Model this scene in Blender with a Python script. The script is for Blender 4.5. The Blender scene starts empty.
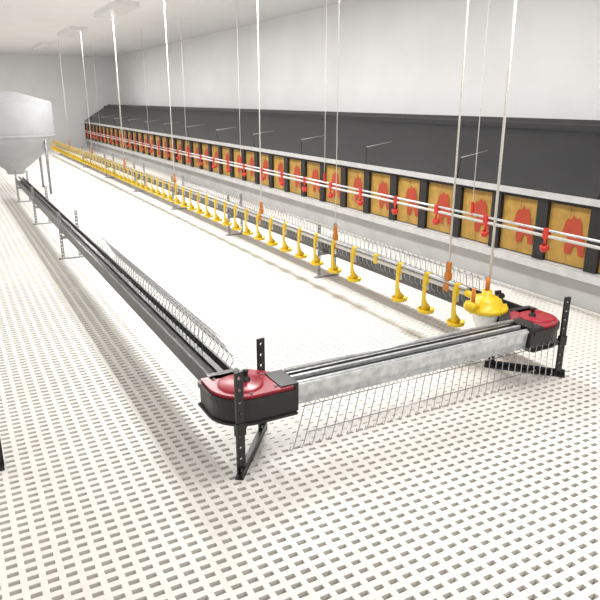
import bpy, bmesh, math, random
from mathutils import Vector, Matrix
random.seed(3)
S = bpy.context.scene
S.view_settings.view_transform = 'Standard'

# ------------------------------------------------------------ materials
def mat(name, col, rough=0.5, metal=0.0, var=0.0, scale=8.0, bump=0.0, col2=None):
    m = bpy.data.materials.new(name); m.use_nodes = True
    nt = m.node_tree; b = nt.nodes['Principled BSDF']
    b.inputs['Base Color'].default_value = (*col, 1)
    b.inputs['Roughness'].default_value = rough
    b.inputs['Metallic'].default_value = metal
    if var > 0 or col2:
        tc = nt.nodes.new('ShaderNodeTexCoord')
        n = nt.nodes.new('ShaderNodeTexNoise'); n.inputs['Scale'].default_value = scale
        n.inputs['Detail'].default_value = 4
        r = nt.nodes.new('ShaderNodeValToRGB')
        c2 = col2 if col2 else tuple(max(0, c*(1-var)) for c in col)
        r.color_ramp.elements[0].color = (*c2, 1); r.color_ramp.elements[1].color = (*col, 1)
        r.color_ramp.elements[0].position = 0.35; r.color_ramp.elements[1].position = 0.62
        nt.links.new(tc.outputs['Object'], n.inputs['Vector'])
        nt.links.new(n.outputs['Fac'], r.inputs['Fac'])
        nt.links.new(r.outputs['Color'], b.inputs['Base Color'])
        if bump > 0:
            bp = nt.nodes.new('ShaderNodeBump'); bp.inputs['Strength'].default_value = bump
            nt.links.new(n.outputs['Fac'], bp.inputs['Height'])
            nt.links.new(bp.outputs['Normal'], b.inputs['Normal'])
    return m
M = dict(
 slat=mat('slat_plastic', (.86,.835,.785), .45, 0, .07, 1.3),
 pit=mat('pit_litter', (.50,.46,.41), .9, 0, .3, 6, .3),
 wall=mat('wall_white', (.92,.92,.93), .7, 0, .04, 1.5),
 ceil=mat('ceiling_white', (.94,.94,.94), .7, 0, .03, 1.5),
 galv=mat('galvanised_steel', (.74,.76,.78), .28, .5, .28, 22),
 galvd=mat('galvanised_dull', (.36,.37,.39), .4, .6, .3, 20),
 steel=mat('bright_wire', (.40,.40,.41), .3, .85, .1, 30),
 dark=mat('dark_trough_steel', (.10,.105,.11), .35, .5, .35, 10),
 black=mat('black_plastic', (.013,.013,.015), .32, 0, .2, 20),
 chain=mat('feed_chain', (.07,.065,.06), .5, .5, .4, 60),
 red=mat('red_cover', (.40,.018,.036), .28, 0, .12, 8),
 redp=mat('red_cup_plastic', (.62,.035,.02), .4, 0, .1, 20),
 yel=mat('yellow_plastic', (.83,.57,.015), .35, 0, .1, 20),
 org=mat('orange_clip', (.60,.20,.02), .45, 0, .1, 20),
 white=mat('white_plastic', (.85,.85,.84), .4, 0, .05, 20),
 rope=mat('rope_white', (.80,.78,.72), .8, 0, .15, 80),
 pvc=mat('grey_pvc', (.66,.64,.60), .35, 0, .08, 15),
 curt=mat('nest_curtain', (.46,.27,.055), .6, 0, .25, 9),
 emb=mat('emblem_red', (.42,.05,.018), .6, 0, .1, 20),
 nestb=mat('nest_black', (.015,.014,.014), .6, 0, .2, 8),
 roof=mat('nest_roof_grey', (.025,.025,.028), .45, 0, .15, 3),
 beam=mat('nest_beam', (.60,.60,.60), .45, .2, .12, 10),
 skirt=mat('nest_skirt', (.50,.50,.49), .6, 0, .12, 4),
 hop=mat('hopper_grey', (.48,.49,.51), .65, 0, .08, 6),
)

# ------------------------------------------------------------ builder
class B:
    def __init__(s): s.v=[]; s.f=[]; s.m=[]; s.mats=[]; s.sm=[]
    def mi(s, k):
        if k not in s.mats: s.mats.append(k)
        return s.mats.index(k)
    def add(s, vs, fs, k, smooth=False):
        o=len(s.v); s.v += [tuple(v) for v in vs]; i=s.mi(k)
        for f in fs: s.f.append([a+o for a in f]); s.m.append(i); s.sm.append(smooth)
    def box(s, x0,x1,y0,y1,z0,z1,k, M4=None):
        vs=[Vector(p) for p in ((x0,y0,z0),(x1,y0,z0),(x1,y1,z0),(x0,y1,z0),(x0,y0,z1),(x1,y0,z1),(x1,y1,z1),(x0,y1,z1))]
        if M4: vs=[M4@v for v in vs]
        s.add(vs,[(0,3,2,1),(4,5,6,7),(0,1,5,4),(1,2,6,5),(2,3,7,6),(3,0,4,7)],k)
    def tube(s, pts, r, k, n=8):
        pts=[Vector(p) for p in pts]; vs=[]; fs=[]
        up=None
        for i,p in enumerate(pts):
            if i==0: d=pts[1]-p
            elif i==len(pts)-1: d=p-pts[i-1]
            else: d=(pts[i+1]-p).normalized()+(p-pts[i-1]).normalized()
            d.normalize()
            if up is None:
                up = Vector((0,0,1)) if abs(d.z)<.9 else Vector((1,0,0))
            a=d.cross(up)
            if a.length<1e-4: a=d.cross(Vector((0,1,0.1)))
            a.normalize(); b=a.cross(d).normalized(); up=b
            rr = r[i] if isinstance(r,(list,tuple)) else r
            for j in range(n):
                t=2*math.pi*j/n; vs.append(p+a*math.cos(t)*rr+b*math.sin(t)*rr)
        for i in range(len(pts)-1):
            for j in range(n):
                j2=(j+1)%n; fs.append((i*n+j,i*n+j2,(i+1)*n+j2,(i+1)*n+j))
        fs.append(tuple(range(n-1,-1,-1))); o=(len(pts)-1)*n; fs.append(tuple(o+j for j in range(n)))
        s.add(vs,fs,k,n>4)
    def lathe(s, c, prof, k, n=24):
        vs=[];fs=[]
        for r,z in prof:
            for j in range(n):
                t=2*math.pi*j/n; vs.append((c[0]+r*math.cos(t),c[1]+r*math.sin(t),c[2]+z))
        for i in range(len(prof)-1):
            for j in range(n):
                j2=(j+1)%n; fs.append((i*n+j,i*n+j2,(i+1)*n+j2,(i+1)*n+j))
        s.add(vs,fs,k,True)
    def prism(s, pts2, z0, z1, k):
        n=len(pts2)
        vs=[(x,y,z0) for x,y in pts2]+[(x,y,z1) for x,y in pts2]
        fs=[tuple(range(n-1,-1,-1)),tuple(range(n,2*n))]+[(i,(i+1)%n,n+(i+1)%n,n+i) for i in range(n)]
        s.add(vs,fs,k)
    def extr(s, prof, axis, a0, a1, c, k, closed=True):
        n=len(prof); vs=[]
        for a in (a0,a1):
            for u,z in prof:
                vs.append((a,c+u,z) if axis=='x' else (c+u,a,z))
        fs=[(i,(i+1)%n,n+(i+1)%n,n+i) for i in range(n)]
        fs += [tuple(range(n-1,-1,-1)),tuple(range(n,2*n))]
        s.add(vs,fs,k)
    def perf(s, M4, w, th, L, nh, hr, k):
        seg=L/nh; N=8
        for h in range(nh):
            zc=seg*(h+.5)
            for side in (-1,1):
                vs=[];fs=[]
                for j in range(N):
                    t=2*math.pi*j/N+math.pi/8; ct,st=math.cos(t),math.sin(t)
                    vs.append(M4@Vector((ct*hr,side*th/2,zc+st*hr)))
                for j in range(N):
                    t=2*math.pi*j/N+math.pi/8; ct,st=math.cos(t),math.sin(t)
                    q=1/max(abs(ct),abs(st)); 
                    vs.append(M4@Vector((max(-1,min(1,ct*q))*w/2,side*th/2,zc+max(-1,min(1,st*q))*seg/2)))
                for j in range(N):
                    j2=(j+1)%N; fs.append((j,j2,N+j2,N+j))
                cs=[(1,1,0,1),(-1,1,2,3),(-1,-1,4,5),(1,-1,6,7)]
                for cx,cz,a,b in cs:
                    vs.append(M4@Vector((cx*w/2,side*th/2,zc+cz*seg/2))); fs.append((N+a,N+b,len(vs)-1))
                s.add(vs,fs,k)
            vs=[];fs=[]
            for side in (-1,1):
                for j in range(N):
                    t=2*math.pi*j/N+math.pi/8
                    vs.append(M4@Vector((math.cos(t)*hr,side*th/2,zc+math.sin(t)*hr)))
            for j in range(N): fs.append((j,(j+1)%N,N+(j+1)%N,N+j))
            s.add(vs,fs,k)
        for sx in (-1,1):
            vs=[M4@Vector((sx*w/2,a*th/2,z)) for a,z in ((-1,0),(1,0),(1,L),(-1,L))]
            s.add(vs,[(0,1,2,3)],k)
        for z in (0,L):
            vs=[M4@Vector((a*w/2,b*th/2,z)) for a,b in ((-1,-1),(1,-1),(1,1),(-1,1))]
            s.add(vs,[(0,1,2,3)],k)
    def build(s, name, parent=None):
        me=bpy.data.meshes.new(name); me.from_pydata(s.v,[],s.f)
        for k in s.mats: me.materials.append(M[k])
        me.polygons.foreach_set('material_index', s.m)
        me.polygons.foreach_set('use_smooth', s.sm)
        bm=bmesh.new(); bm.from_mesh(me); bmesh.ops.recalc_face_normals(bm, faces=bm.faces[:]); bm.to_mesh(me); bm.free()
        me.update()
        o=bpy.data.objects.new(name,me); S.collection.objects.link(o)
        if parent: o.parent=parent
        return o
def empty(name):
    e=bpy.data.objects.new(name,None); S.collection.objects.link(e); return e

# ------------------------------------------------------------ room
XL,XR,Y0,Y1,ZC = -4.55, 5.6, -3.0, 24.0, 3.0
b=B(); b.box(XL-.1,XL,Y0,Y1,-.35,ZC,'wall'); b.build('wall_left')
b=B(); b.box(XR,XR+.1,Y0,Y1,-.35,ZC,'wall'); b.build('wall_right')
b=B(); b.box(XL-.1,XR+.1,Y1,Y1+.1,-.35,ZC,'wall'); b.build('wall_far')
b=B(); b.box(XL-.1,XR+.1,Y0-.1,Y0,-.35,ZC,'wall'); b.build('wall_back')
b=B(); b.box(XL-.1,XR+.1,Y0-.1,Y1+.1,ZC,ZC+.1,'ceil'); b.build('ceiling')
b=B(); b.box(XL-.1,XR+.1,Y0-.1,Y1+.1,-.35,-.25,'pit'); b.build('floor_pit')

# plastic slat panels: real slots, one panel mesh repeated by array modifiers
def slat_panels(name, TW, TL, nx, ny, sx, sy, x0, y0, cx, cy, parent=None):
    px,py=TW/nx,TL/ny; th=.022
    xs=[0];ys=[0]
    for i in range(nx): c=px*(i+.5); xs += [c-sx/2,c+sx/2]
    xs.append(TW)
    for i in range(ny): c=py*(i+.5); ys += [c-sy/2,c+sy/2]
    ys.append(TL)
    W=len(xs)
    vs=[(x,y,0) for y in ys for x in xs]; n0=len(vs)
    vs+=[(x,y,-th) for y in ys for x in xs]
    fs=[]
    for j in range(len(ys)-1):
        for i in range(W-1):
            a=j*W+i; q=(a,a+1,a+1+W,a+W)
            if i%2==1 and j%2==1:
                for u,v in ((q[1],q[0]),(q[2],q[1]),(q[3],q[2]),(q[0],q[3])):
                    fs.append((u,v,v+n0,u+n0))
            else: fs.append(q)
    me=bpy.data.meshes.new(name); me.from_pydata(vs,[],fs); me.materials.append(M['slat']); me.update()
    o=bpy.data.objects.new(name,me); S.collection.objects.link(o); o.location=(x0,y0,0)
    for k,(ax,step,cnt) in enumerate(((0,TW,cx),(1,TL,cy))):
        a=o.modifiers.new('array%d'%k,'ARRAY'); a.use_relative_offset=False; a.use_constant_offset=True
        a.constant_offset_displace=(step,0,0) if ax==0 else (0,step,0); a.count=cnt
    if parent: o.parent=parent
    return o
floor=empty('floor')
TW=1.1; YB=2.42
slat_panels('slat_panel_left',TW,.9,18,19,.038,.022,1.0-5*TW,YB-6*.9,5,29,floor)
slat_panels('slat_panel_front',TW,.9,18,19,.036,.020,1.0,YB-6*.9,3,6,floor)
slat_panels('slat_panel_middle',TW,.9,18,20,.026,.009,1.0,YB,3,23,floor)

# ------------------------------------------------------------ nests
nest=empty('nest_box_row')
NX=4.3; NY0,NY1=-1.5,23.5
b=B()
b.box(NX,NX+.7,NY0,NY1,.24,.30,'beam'); b.box(NX-.05,NX,NY0,NY1,.23,.295,'beam')
b.box(NX-.03,NX+.02,NY0,NY1,.82,.875,'beam')
b.build('front_beams',nest)
b=B(); b.box(NX+.01,NX+.04,NY0,NY1,-.03,.24,'skirt')
b.build('lower_skirt',nest)
b=B(); b.box(NX+.08,NX+.7,NY0,NY1,.30,.86,'nestb')
per=.52
n=int((NY1-NY0)/per)
for i in range(n+1):
    y=NY0+i*per; b.box(NX-.005,NX+.09,y-.055,y+.055,.30,.82,'nestb')
b.box(NX,NX+.09,NY0,NY1,.79,.82,'nestb')
b.build('box_bodies',nest)
b=B()
for i in range(3,n,3):
    y=NY0+i*per
    b.tube([(NX-.02,y,.87),(NX-.10,y-.12,1.08)],.005,'nestb',6)
    b.tube([(NX-.10,y-.12,1.08),(NX+.32,y-.02,1.12)],.004,'beam',6)
b.build('lid_stays',nest)
b=B()
hen=[(.25,0),(.22,.22),(.32,.40),(.22,.47),(.02,.46),(.10,.60),(.16,.78),(.26,.90),(.36,.86),(.46,.99),(.58,.90),(.70,.95),(.80,.78),(.84,.60),(1,.38),(1,0),(.80,0),(.74,.18),(.62,.24),(.52,.16),(.50,0)]
for i in range(n):
    y=NY0+i*per+.055; w=per-.11
    for k in range(2):
        ya=y+k*w/2+.0012; yb=y+(k+1)*w/2-.0012
        m=6; vs=[];fs=[]
        for q in range(m+1):
            yy=ya+(yb-ya)*q/m; dx=.006*math.sin(q/m*math.pi)
            vs += [(NX+.03-dx,yy,.31),(NX+.03-dx,yy,.79)]
        for q in range(m): fs.append((2*q,2*q+2,2*q+3,2*q+1))
        b.add(vs,fs,'curt')
    ey=y+w*.08; ew=w*.60; ez=.40; eh=.32
    vs=[(NX+.019,ey+ew*(1-u),ez+eh*v) for u,v in hen]
    b.add(vs,[tuple(range(len(hen)))],'emb')
b.build('curtains',nest)
b=B()
prof=[(-.03,.875),(.85,1.42),(.85,1.38),(-.02,.84)]
b.extr(prof,'y',NY0,NY1,NX,'roof')
b.box(NX+.7,NX+.85,NY0,NY1,-.25,1.38,'roof')
b.build('sloping_roof',nest)

# ------------------------------------------------------------ chain feeder
cross=empty('feeding_trough'); runa=empty('feeding_trough.001'); runb=empty('feeding_trough.002')
def trough(b, axis, c, a0, a1, body, z0=.245, z1=.355, w=.055):
    t=.004
    prof=[(-w-.012,z1-.012),(-w-.012,z1),(-w,z1),(-w+.012,z0+t),(w-.012,z0+t),(w,z1),(w+.012,z1),(w+.012,z1-.012),(w+.006,z1-.006),(w-.006,z0),(-w+.006,z0),(-w-.006,z1-.006)]
    b.extr(prof,axis,a0,a1,c,body)
    if axis=='x':
        b.box(a0,a1,c-w+.012,c+w-.012,z0+t,z0+.05,'chain')
    else:
        b.box(c-w+.012,c+w-.012,a0,a1,z0+t,z0+.05,'chain')
b=B()
FY=2.42
CX0,CX1=1.26,2.735
trough(b,'x',FY,CX0,CX1,'galv',w=.060)
b.box(CX0,CX1,FY-.060,FY-.048,.355,.362,'galv')
b.box(CX0,CX1,FY-.046,FY-.008,.340,.352,'black')
b.box(CX0,CX1,FY-.008,FY+.010,.352,.368,'galv')
b.box(CX0,CX1,FY+.010,FY+.052,.345,.360,'black')
b.tube([(CX0,FY+.06,.375),(CX1,FY+.06,.375)],.011,'galv',10)
b.build('channel',cross)
b=B()
trough(b,'y',1.0,2.64,11.75,'dark')
b.box(.985,1.015,2.64,11.75,.35,.362,'black')
b.build('channel',runa)
b=B()
trough(b,'y',2.99,2.67,21.0,'dark')
b.build('channel',runb)
b=B()
for z,y in ((.250,2.330),(.150,2.268)):
    b.tube([(1.27,y,z),(2.73,y,z)],.0026,'steel',6)
x=1.2
while x<2.88:
    b.tube([(x-.045,2.225,.128),(x-.050,2.222,.112),(x-.032,2.235,.10),(x-.01,2.25,.12),(x+.085,2.330,.250),(x+.10,2.338,.268),(x+.118,2.330,.256)],.0024,'steel',5)
    x+=.050
b.build('anti_roost_grill',cross)
def side_grill(b,c,s,y0,y1,step):
    for z,dx in ((.37,.115),(.425,.085),(.485,.05)):
        b.tube([(c+s*dx,y0-.03,z),(c+s*dx,y1+.05,z)],.0026,'steel',6)
    y=y0
    while y<y1:
        b.tube([(c+s*.105,y-.01,.30),(c+s*.13,y,.335),(c+s*.115,y+.02,.37),(c+s*.05,y+.085,.485),(c+s*.03,y+.10,.495),(c+s*.01,y+.105,.47),(c+s*.0,y+.10,.365)],.0023,'steel',5)
        y+=step
b=B(); side_grill(b,1.0,1,2.80,5.4,.062)
b.tube([(1.0,5.3,.42),(1.0,11.7,.42)],.003,'galvd',5)
b.build('anti_roost_grill',runa)
b=B(); side_grill(b,2.99,-1,2.85,9,.062)
b.build('anti_roost_grill',runb)
def legs(parent, cx, ys):
    b=B()
    for yy in ys:
        for s in (-1,1):
            b.perf(Matrix.Translation((cx+s*.085,yy,0)),.03,.008,.5,14,.007,'galvd')
        b.box(cx-.085,cx+.085,yy-.012,yy+.012,.215,.243,'galvd')
        b.box(cx-.13,cx+.13,yy-.015,yy+.015,0,.012,'galvd')
    b.build('support_legs',parent)
legs(runa,1.0,(6.9,9.1,11.3)); legs(runb,2.99,(5,7.2,9.4,11.6,14,16.5))

def corner(name, x0,x1,y0,y1, left):
    e=empty(name)
    def outline(g):
        X0,X1,Y0_,Y1_=x0-g,x1+g,y0-g,y1+g
        R=.17+g; pts=[]
        if left:
            for i in range(9):
                t=math.pi+ (math.pi/2)*i/8; pts.append((X0+R+R*math.cos(t),Y0_+R+R*math.sin(t)))
            pts += [(X1,Y0_),(X1,Y1_-.10),(X1-.10,Y1_),(X0,Y1_)]
        else:
            pts=[(X0,Y0_)]
            for i in range(9):
                t=-math.pi/2+(math.pi/2)*i/8; pts.append((X1-R+R*math.cos(t),Y0_+R+R*math.sin(t)))
            pts += [(X1,Y1_),(X0+.10,Y1_),(X0,Y1_-.10)]
        return pts
    b=B(); b.prism(outline(-.008),.235,.35,'black')
    b.prism(outline(.002),.228,.240,'black'); b.prism(outline(0.0),.325,.352,'black')
    if left:
        b.box(x1-.07,x1+.02,FY-.085,FY+.085,.232,.372,'black')
        b.box(.92,1.08,y1-.05,y1+.025,.232,.366,'black')
    else:
        b.box(x0-.02,x0+.07,FY-.085,FY+.085,.232,.372,'black')
        b.box(2.91,3.07,y1-.05,y1+.025,.232,.366,'black')
    b.build('housing',e)
    cx,cy=(x0+x1)/2,(y0+y1)/2
    b=B(); b.prism(outline(-.012),.352,.366,'red')
    sgn=1 if left else -1
    b.lathe((cx-.03*sgn,cy,.366),[(.105,0),(.105,.004),(.095,.008),(0,.008)],'red',28)
    b.build('cover',e)
    b=B(); b.lathe((cx,cy+.01,.372),[(.022,0),(.022,.012),(.012,.016),(.012,.04),(.015,.042),(.015,.052),(0,.054)],'black',12)
    for dx,dy in ((-.12,.10),(.10,-.10),(.1,.05),(-.03,-.12)):
        b.lathe((cx+dx*sgn,cy+dy,.366),[(.007,0),(.007,.006),(0,.008)],'galvd',8)
    b.build('knob',e)
    b=B()
    if left: A,C=(.95,y0-.005),(1.2,y1+.01)
    else: A,C=(3.06,2.38),(2.80,2.67)
    ang=math.atan2(C[1]-A[1],C[0]-A[0])
    for p in (A,C):
        R4=Matrix.Translation((p[0],p[1],.0))@Matrix.Rotation(0.15 if left else -.15,4,'Z')
        b.perf(R4,.040,.012,.5,9,.0085,'black')
        b.box(-.024,.024,-.012,.012,.20,.26,'black',R4)
    Rm=Matrix.Translation((A[0],A[1],0))@Matrix.Rotation(ang,4,'Z')
    L=math.hypot(C[0]-A[0],C[1]-A[1])
    b.box(-.04,L+.04,-.018,.018,0,.014,'black',Rm)
    b.box(-.04,L+.04,-.018,-.012,0,.04,'black',Rm)
    b.box(0,L,-.012,.012,.20,.225,'black',Rm)
    b.build('stand',e)
    return e
corner('feeder_corner_unit',.87,1.235,2.31,2.61,True)
corner('feeder_corner_unit.001',2.76,3.07,2.33,2.64,False)

# ------------------------------------------------------------ yellow drinker line
dl=empty('nipple_drinker_line')
DX=2.74
b=B()
b.box(DX-.011,DX+.011,2.87,20.5,.425,.447,'pvc')
b.tube([(DX,2.87,.468),(DX,20.5,.468)],.011,'galv',8)
b.build('pipes',dl)
b=B()
y=2.95; i=0
while y<20.4:
    b.box(DX-.017,DX+.017,y-.02,y+.02,.415,.482,'yel')
    if i!=3:
        b.box(DX-.030,DX-.020,y-.015,y+.015,.225,.455,'yel')
        b.box(DX-.028,DX-.012,y-.018,y+.018,.41,.45,'yel')
        b.tube([(DX,y,.42),(DX,y,.36)],.010,'white',8)
        b.tube([(DX,y,.36),(DX,y,.345)],.005,'redp',6)
        b.tube([(DX-.022,y,.31),(DX-.010,y,.265),(DX,y,.23)],[.009,.016,.034],'yel',10)
        b.lathe((DX,y,.205),[(0,.02),(.022,.02),(.028,.012),(.048,.012),(.056,.024),(.060,.024),(.056,0),(.035,-.006),(0,-.006)],'yel',16)
    y+=.3; i+=1
b.build('cups',dl)
b=B()
for yy in (3.05,4.45,5.9,8.75,11.6,14.45,17.3):
    b.box(DX-.010,DX+.010,yy-.016,yy+.016,.44,.60,'org')
    b.box(DX-.016,DX+.016,yy-.020,yy+.020,.49,.53,'org')
    b.box(DX-.020,DX+.020,yy-.022,yy+.022,.41,.445,'org')
b.build('hanger_clips',dl)
b=B()
for yy in (3.05,5.9,8.75,11.6,14.45,17.3):
    b.tube([(DX,yy,.59),(DX,yy,3.0)],.006,'rope',8)
b.tube([(DX,4.45,.59),(DX,4.45,3.0)],.003,'rope',6)
b.build('suspension_ropes',dl)

rg=empty('water_pressure_regulator')
c=(DX-.02,2.68,.30)
b=B()
b.lathe(c,[(0,.06),(.060,.06),(.078,.072),(.105,.082),(.120,.088),(.130,.095),(.130,.112),(.120,.117),(.100,.124),(.090,.155),(.060,.175),(.03,.18),(.03,.21),(0,.21)],'yel',32)
for i in range(12):
    t=i*math.pi/6; b.tube([(c[0]+.117*math.cos(t),c[1]+.117*math.sin(t),c[2]+.084),(c[0]+.117*math.cos(t),c[1]+.117*math.sin(t),c[2]+.126)],.009,'yel',6)
b.tube([(c[0]-.13,c[1]-.03,c[2]+.14),(c[0],c[1],c[2]+.14),(c[0]+.02,c[1]+.19,c[2]+.14)],.022,'yel',10)
b.tube([(c[0]-.13,c[1]-.03,c[2]+.14),(c[0]-.17,c[1]-.04,c[2]+.14)],.029,'yel',10)
b.tube([(c[0]+.02,c[1],c[2]+.14),(c[0]+.15,c[1]+.02,c[2]+.15)],.02,'black',10)
b.build('body',rg)
b=B(); b.lathe(c,[(.080,.072),(.074,.045),(.060,.00),(.040,-.04),(.036,-.09),(.0,-.09)],'white',20)
b.build('funnel',rg)
b=B(); b.tube([(c[0],c[1],c[2]+.205),(c[0],c[1],c[2]+.29)],.014,'org',8)
b.tube([(c[0]+.012,c[1],c[2]+.28),(c[0]+.012,c[1],3.0)],.008,'rope',10)
b.tube([(c[0]-.14,c[1]-.035,c[2]+.14),(c[0]-.14,c[1]-.035,c[2]+.25)],.012,'org',8)
b.build('breather_tube',rg)

# ------------------------------------------------------------ red cup line by the nests
rl=empty('nipple_drinker_line.001')
RX=3.9
b=B()
b.tube([(RX,0.5,.61),(RX,21.5,.61)],.013,'pvc',8)
b.tube([(RX,0.5,.655),(RX,21.5,.655)],.010,'galv',8)
b.build('pipes',rl)
b=B()
y=.77
while y<21.4:
    b.box(RX-.02,RX+.02,y-.022,y+.022,.59,.67,'redp')
    b.tube([(RX-.01,y,.60),(RX-.015,y,.53)],.010,'redp',8)
    b.lathe((RX-.01,y,.49),[(0,0),(.022,0),(.034,.02),(.036,.05),(.031,.05),(.028,.02),(0,.012)],'redp',12)
    y+=.63
b.build('cups',rl)
b=B()
for yy in (1.6,4.1,6.6,9.1,11.6,14.1,16.6,19.1):
    b.tube([(RX,yy,.65),(RX,yy,3.0)],.0035,'rope',6)
    b.box(RX-.008,RX+.008,yy-.012,yy+.012,.64,.76,'redp')
b.build('suspension_ropes',rl)

# ------------------------------------------------------------ hopper
hp=empty('feed_hopper')
b=B(); hc=(1.03,12.55,0)
b.lathe(hc,[(0,.33),(.14,.33),(.16,.40),(.42,.60),(.62,.80),(.71,.95),(.72,.98),(.72,1.55),(.70,1.56),(.15,1.72),(0,1.74)],'hop',40)
b.lathe(hc,[(.73,.98),(.735,1.0),(.73,1.02)],'hop',40)
b.build('bin',hp)
b=B()
for t in (45,135,225,315):
    x=hc[0]+.69*math.cos(math.radians(t)); y=hc[1]+.69*math.sin(math.radians(t))
    b.tube([(x,y,0),(x,y,1.0)],.022,'galvd',8)
b.build('legs',hp)

nb=empty('feeder_support_post')
b=B(); b.perf(Matrix.Translation((0.005,2.9,0)),.045,.012,.32,7,.008,'black')
b.box(-.015,.025,2.85,2.95,0,.012,'black')
b.box(-.022,.030,2.888,2.912,.20,.24,'black')
b.build('post',nb)

# ------------------------------------------------------------ lamps
def lamp(i,x,y,p,sx=.3,sy=1.5):
    e=empty('ceiling_lamp' if i==0 else 'ceiling_lamp.%03d'%i)
    b=B(); b.box(x-sx/2-.03,x+sx/2+.03,y-sy/2-.03,y+sy/2+.03,ZC-.08,ZC,'white'); 
    b.build('housing',e)
    l=bpy.data.lights.new('tube','AREA'); l.shape='RECTANGLE'; l.size=sx; l.size_y=sy; l.energy=p; l.color=(1,.99,.975)
    o=bpy.data.objects.new('tube',l); S.collection.objects.link(o); o.location=(x,y,ZC-.085); o.parent=e
k=0
for y,q in ((-1.5,.9),(2,.82),(5.2,1.25),(8.2,1.3),(11.2,1.2),(15.2,1.35),(19.5,1.4)):
    for x,p in ((-1.8,28),(2.7,64)):
        lamp(k,x,y,p*q); k+=1
w=bpy.data.worlds.new('World'); S.world=w; w.use_nodes=True
w.node_tree.nodes['Background'].inputs[0].default_value=(.8,.85,.9,1)
w.node_tree.nodes['Background'].inputs[1].default_value=.3

# ------------------------------------------------------------ camera
cam=bpy.data.cameras.new('camera'); cam.sensor_width=36; cam.lens=638/600*36
co=bpy.data.objects.new('camera',cam); S.collection.objects.link(co)
co.location=(0,0,1.6)
p=math.atan(201/638); a=math.radians(28.4)
co.rotation_euler=(math.pi/2-p,0,-a)
cam.clip_start=.05
S.camera=co
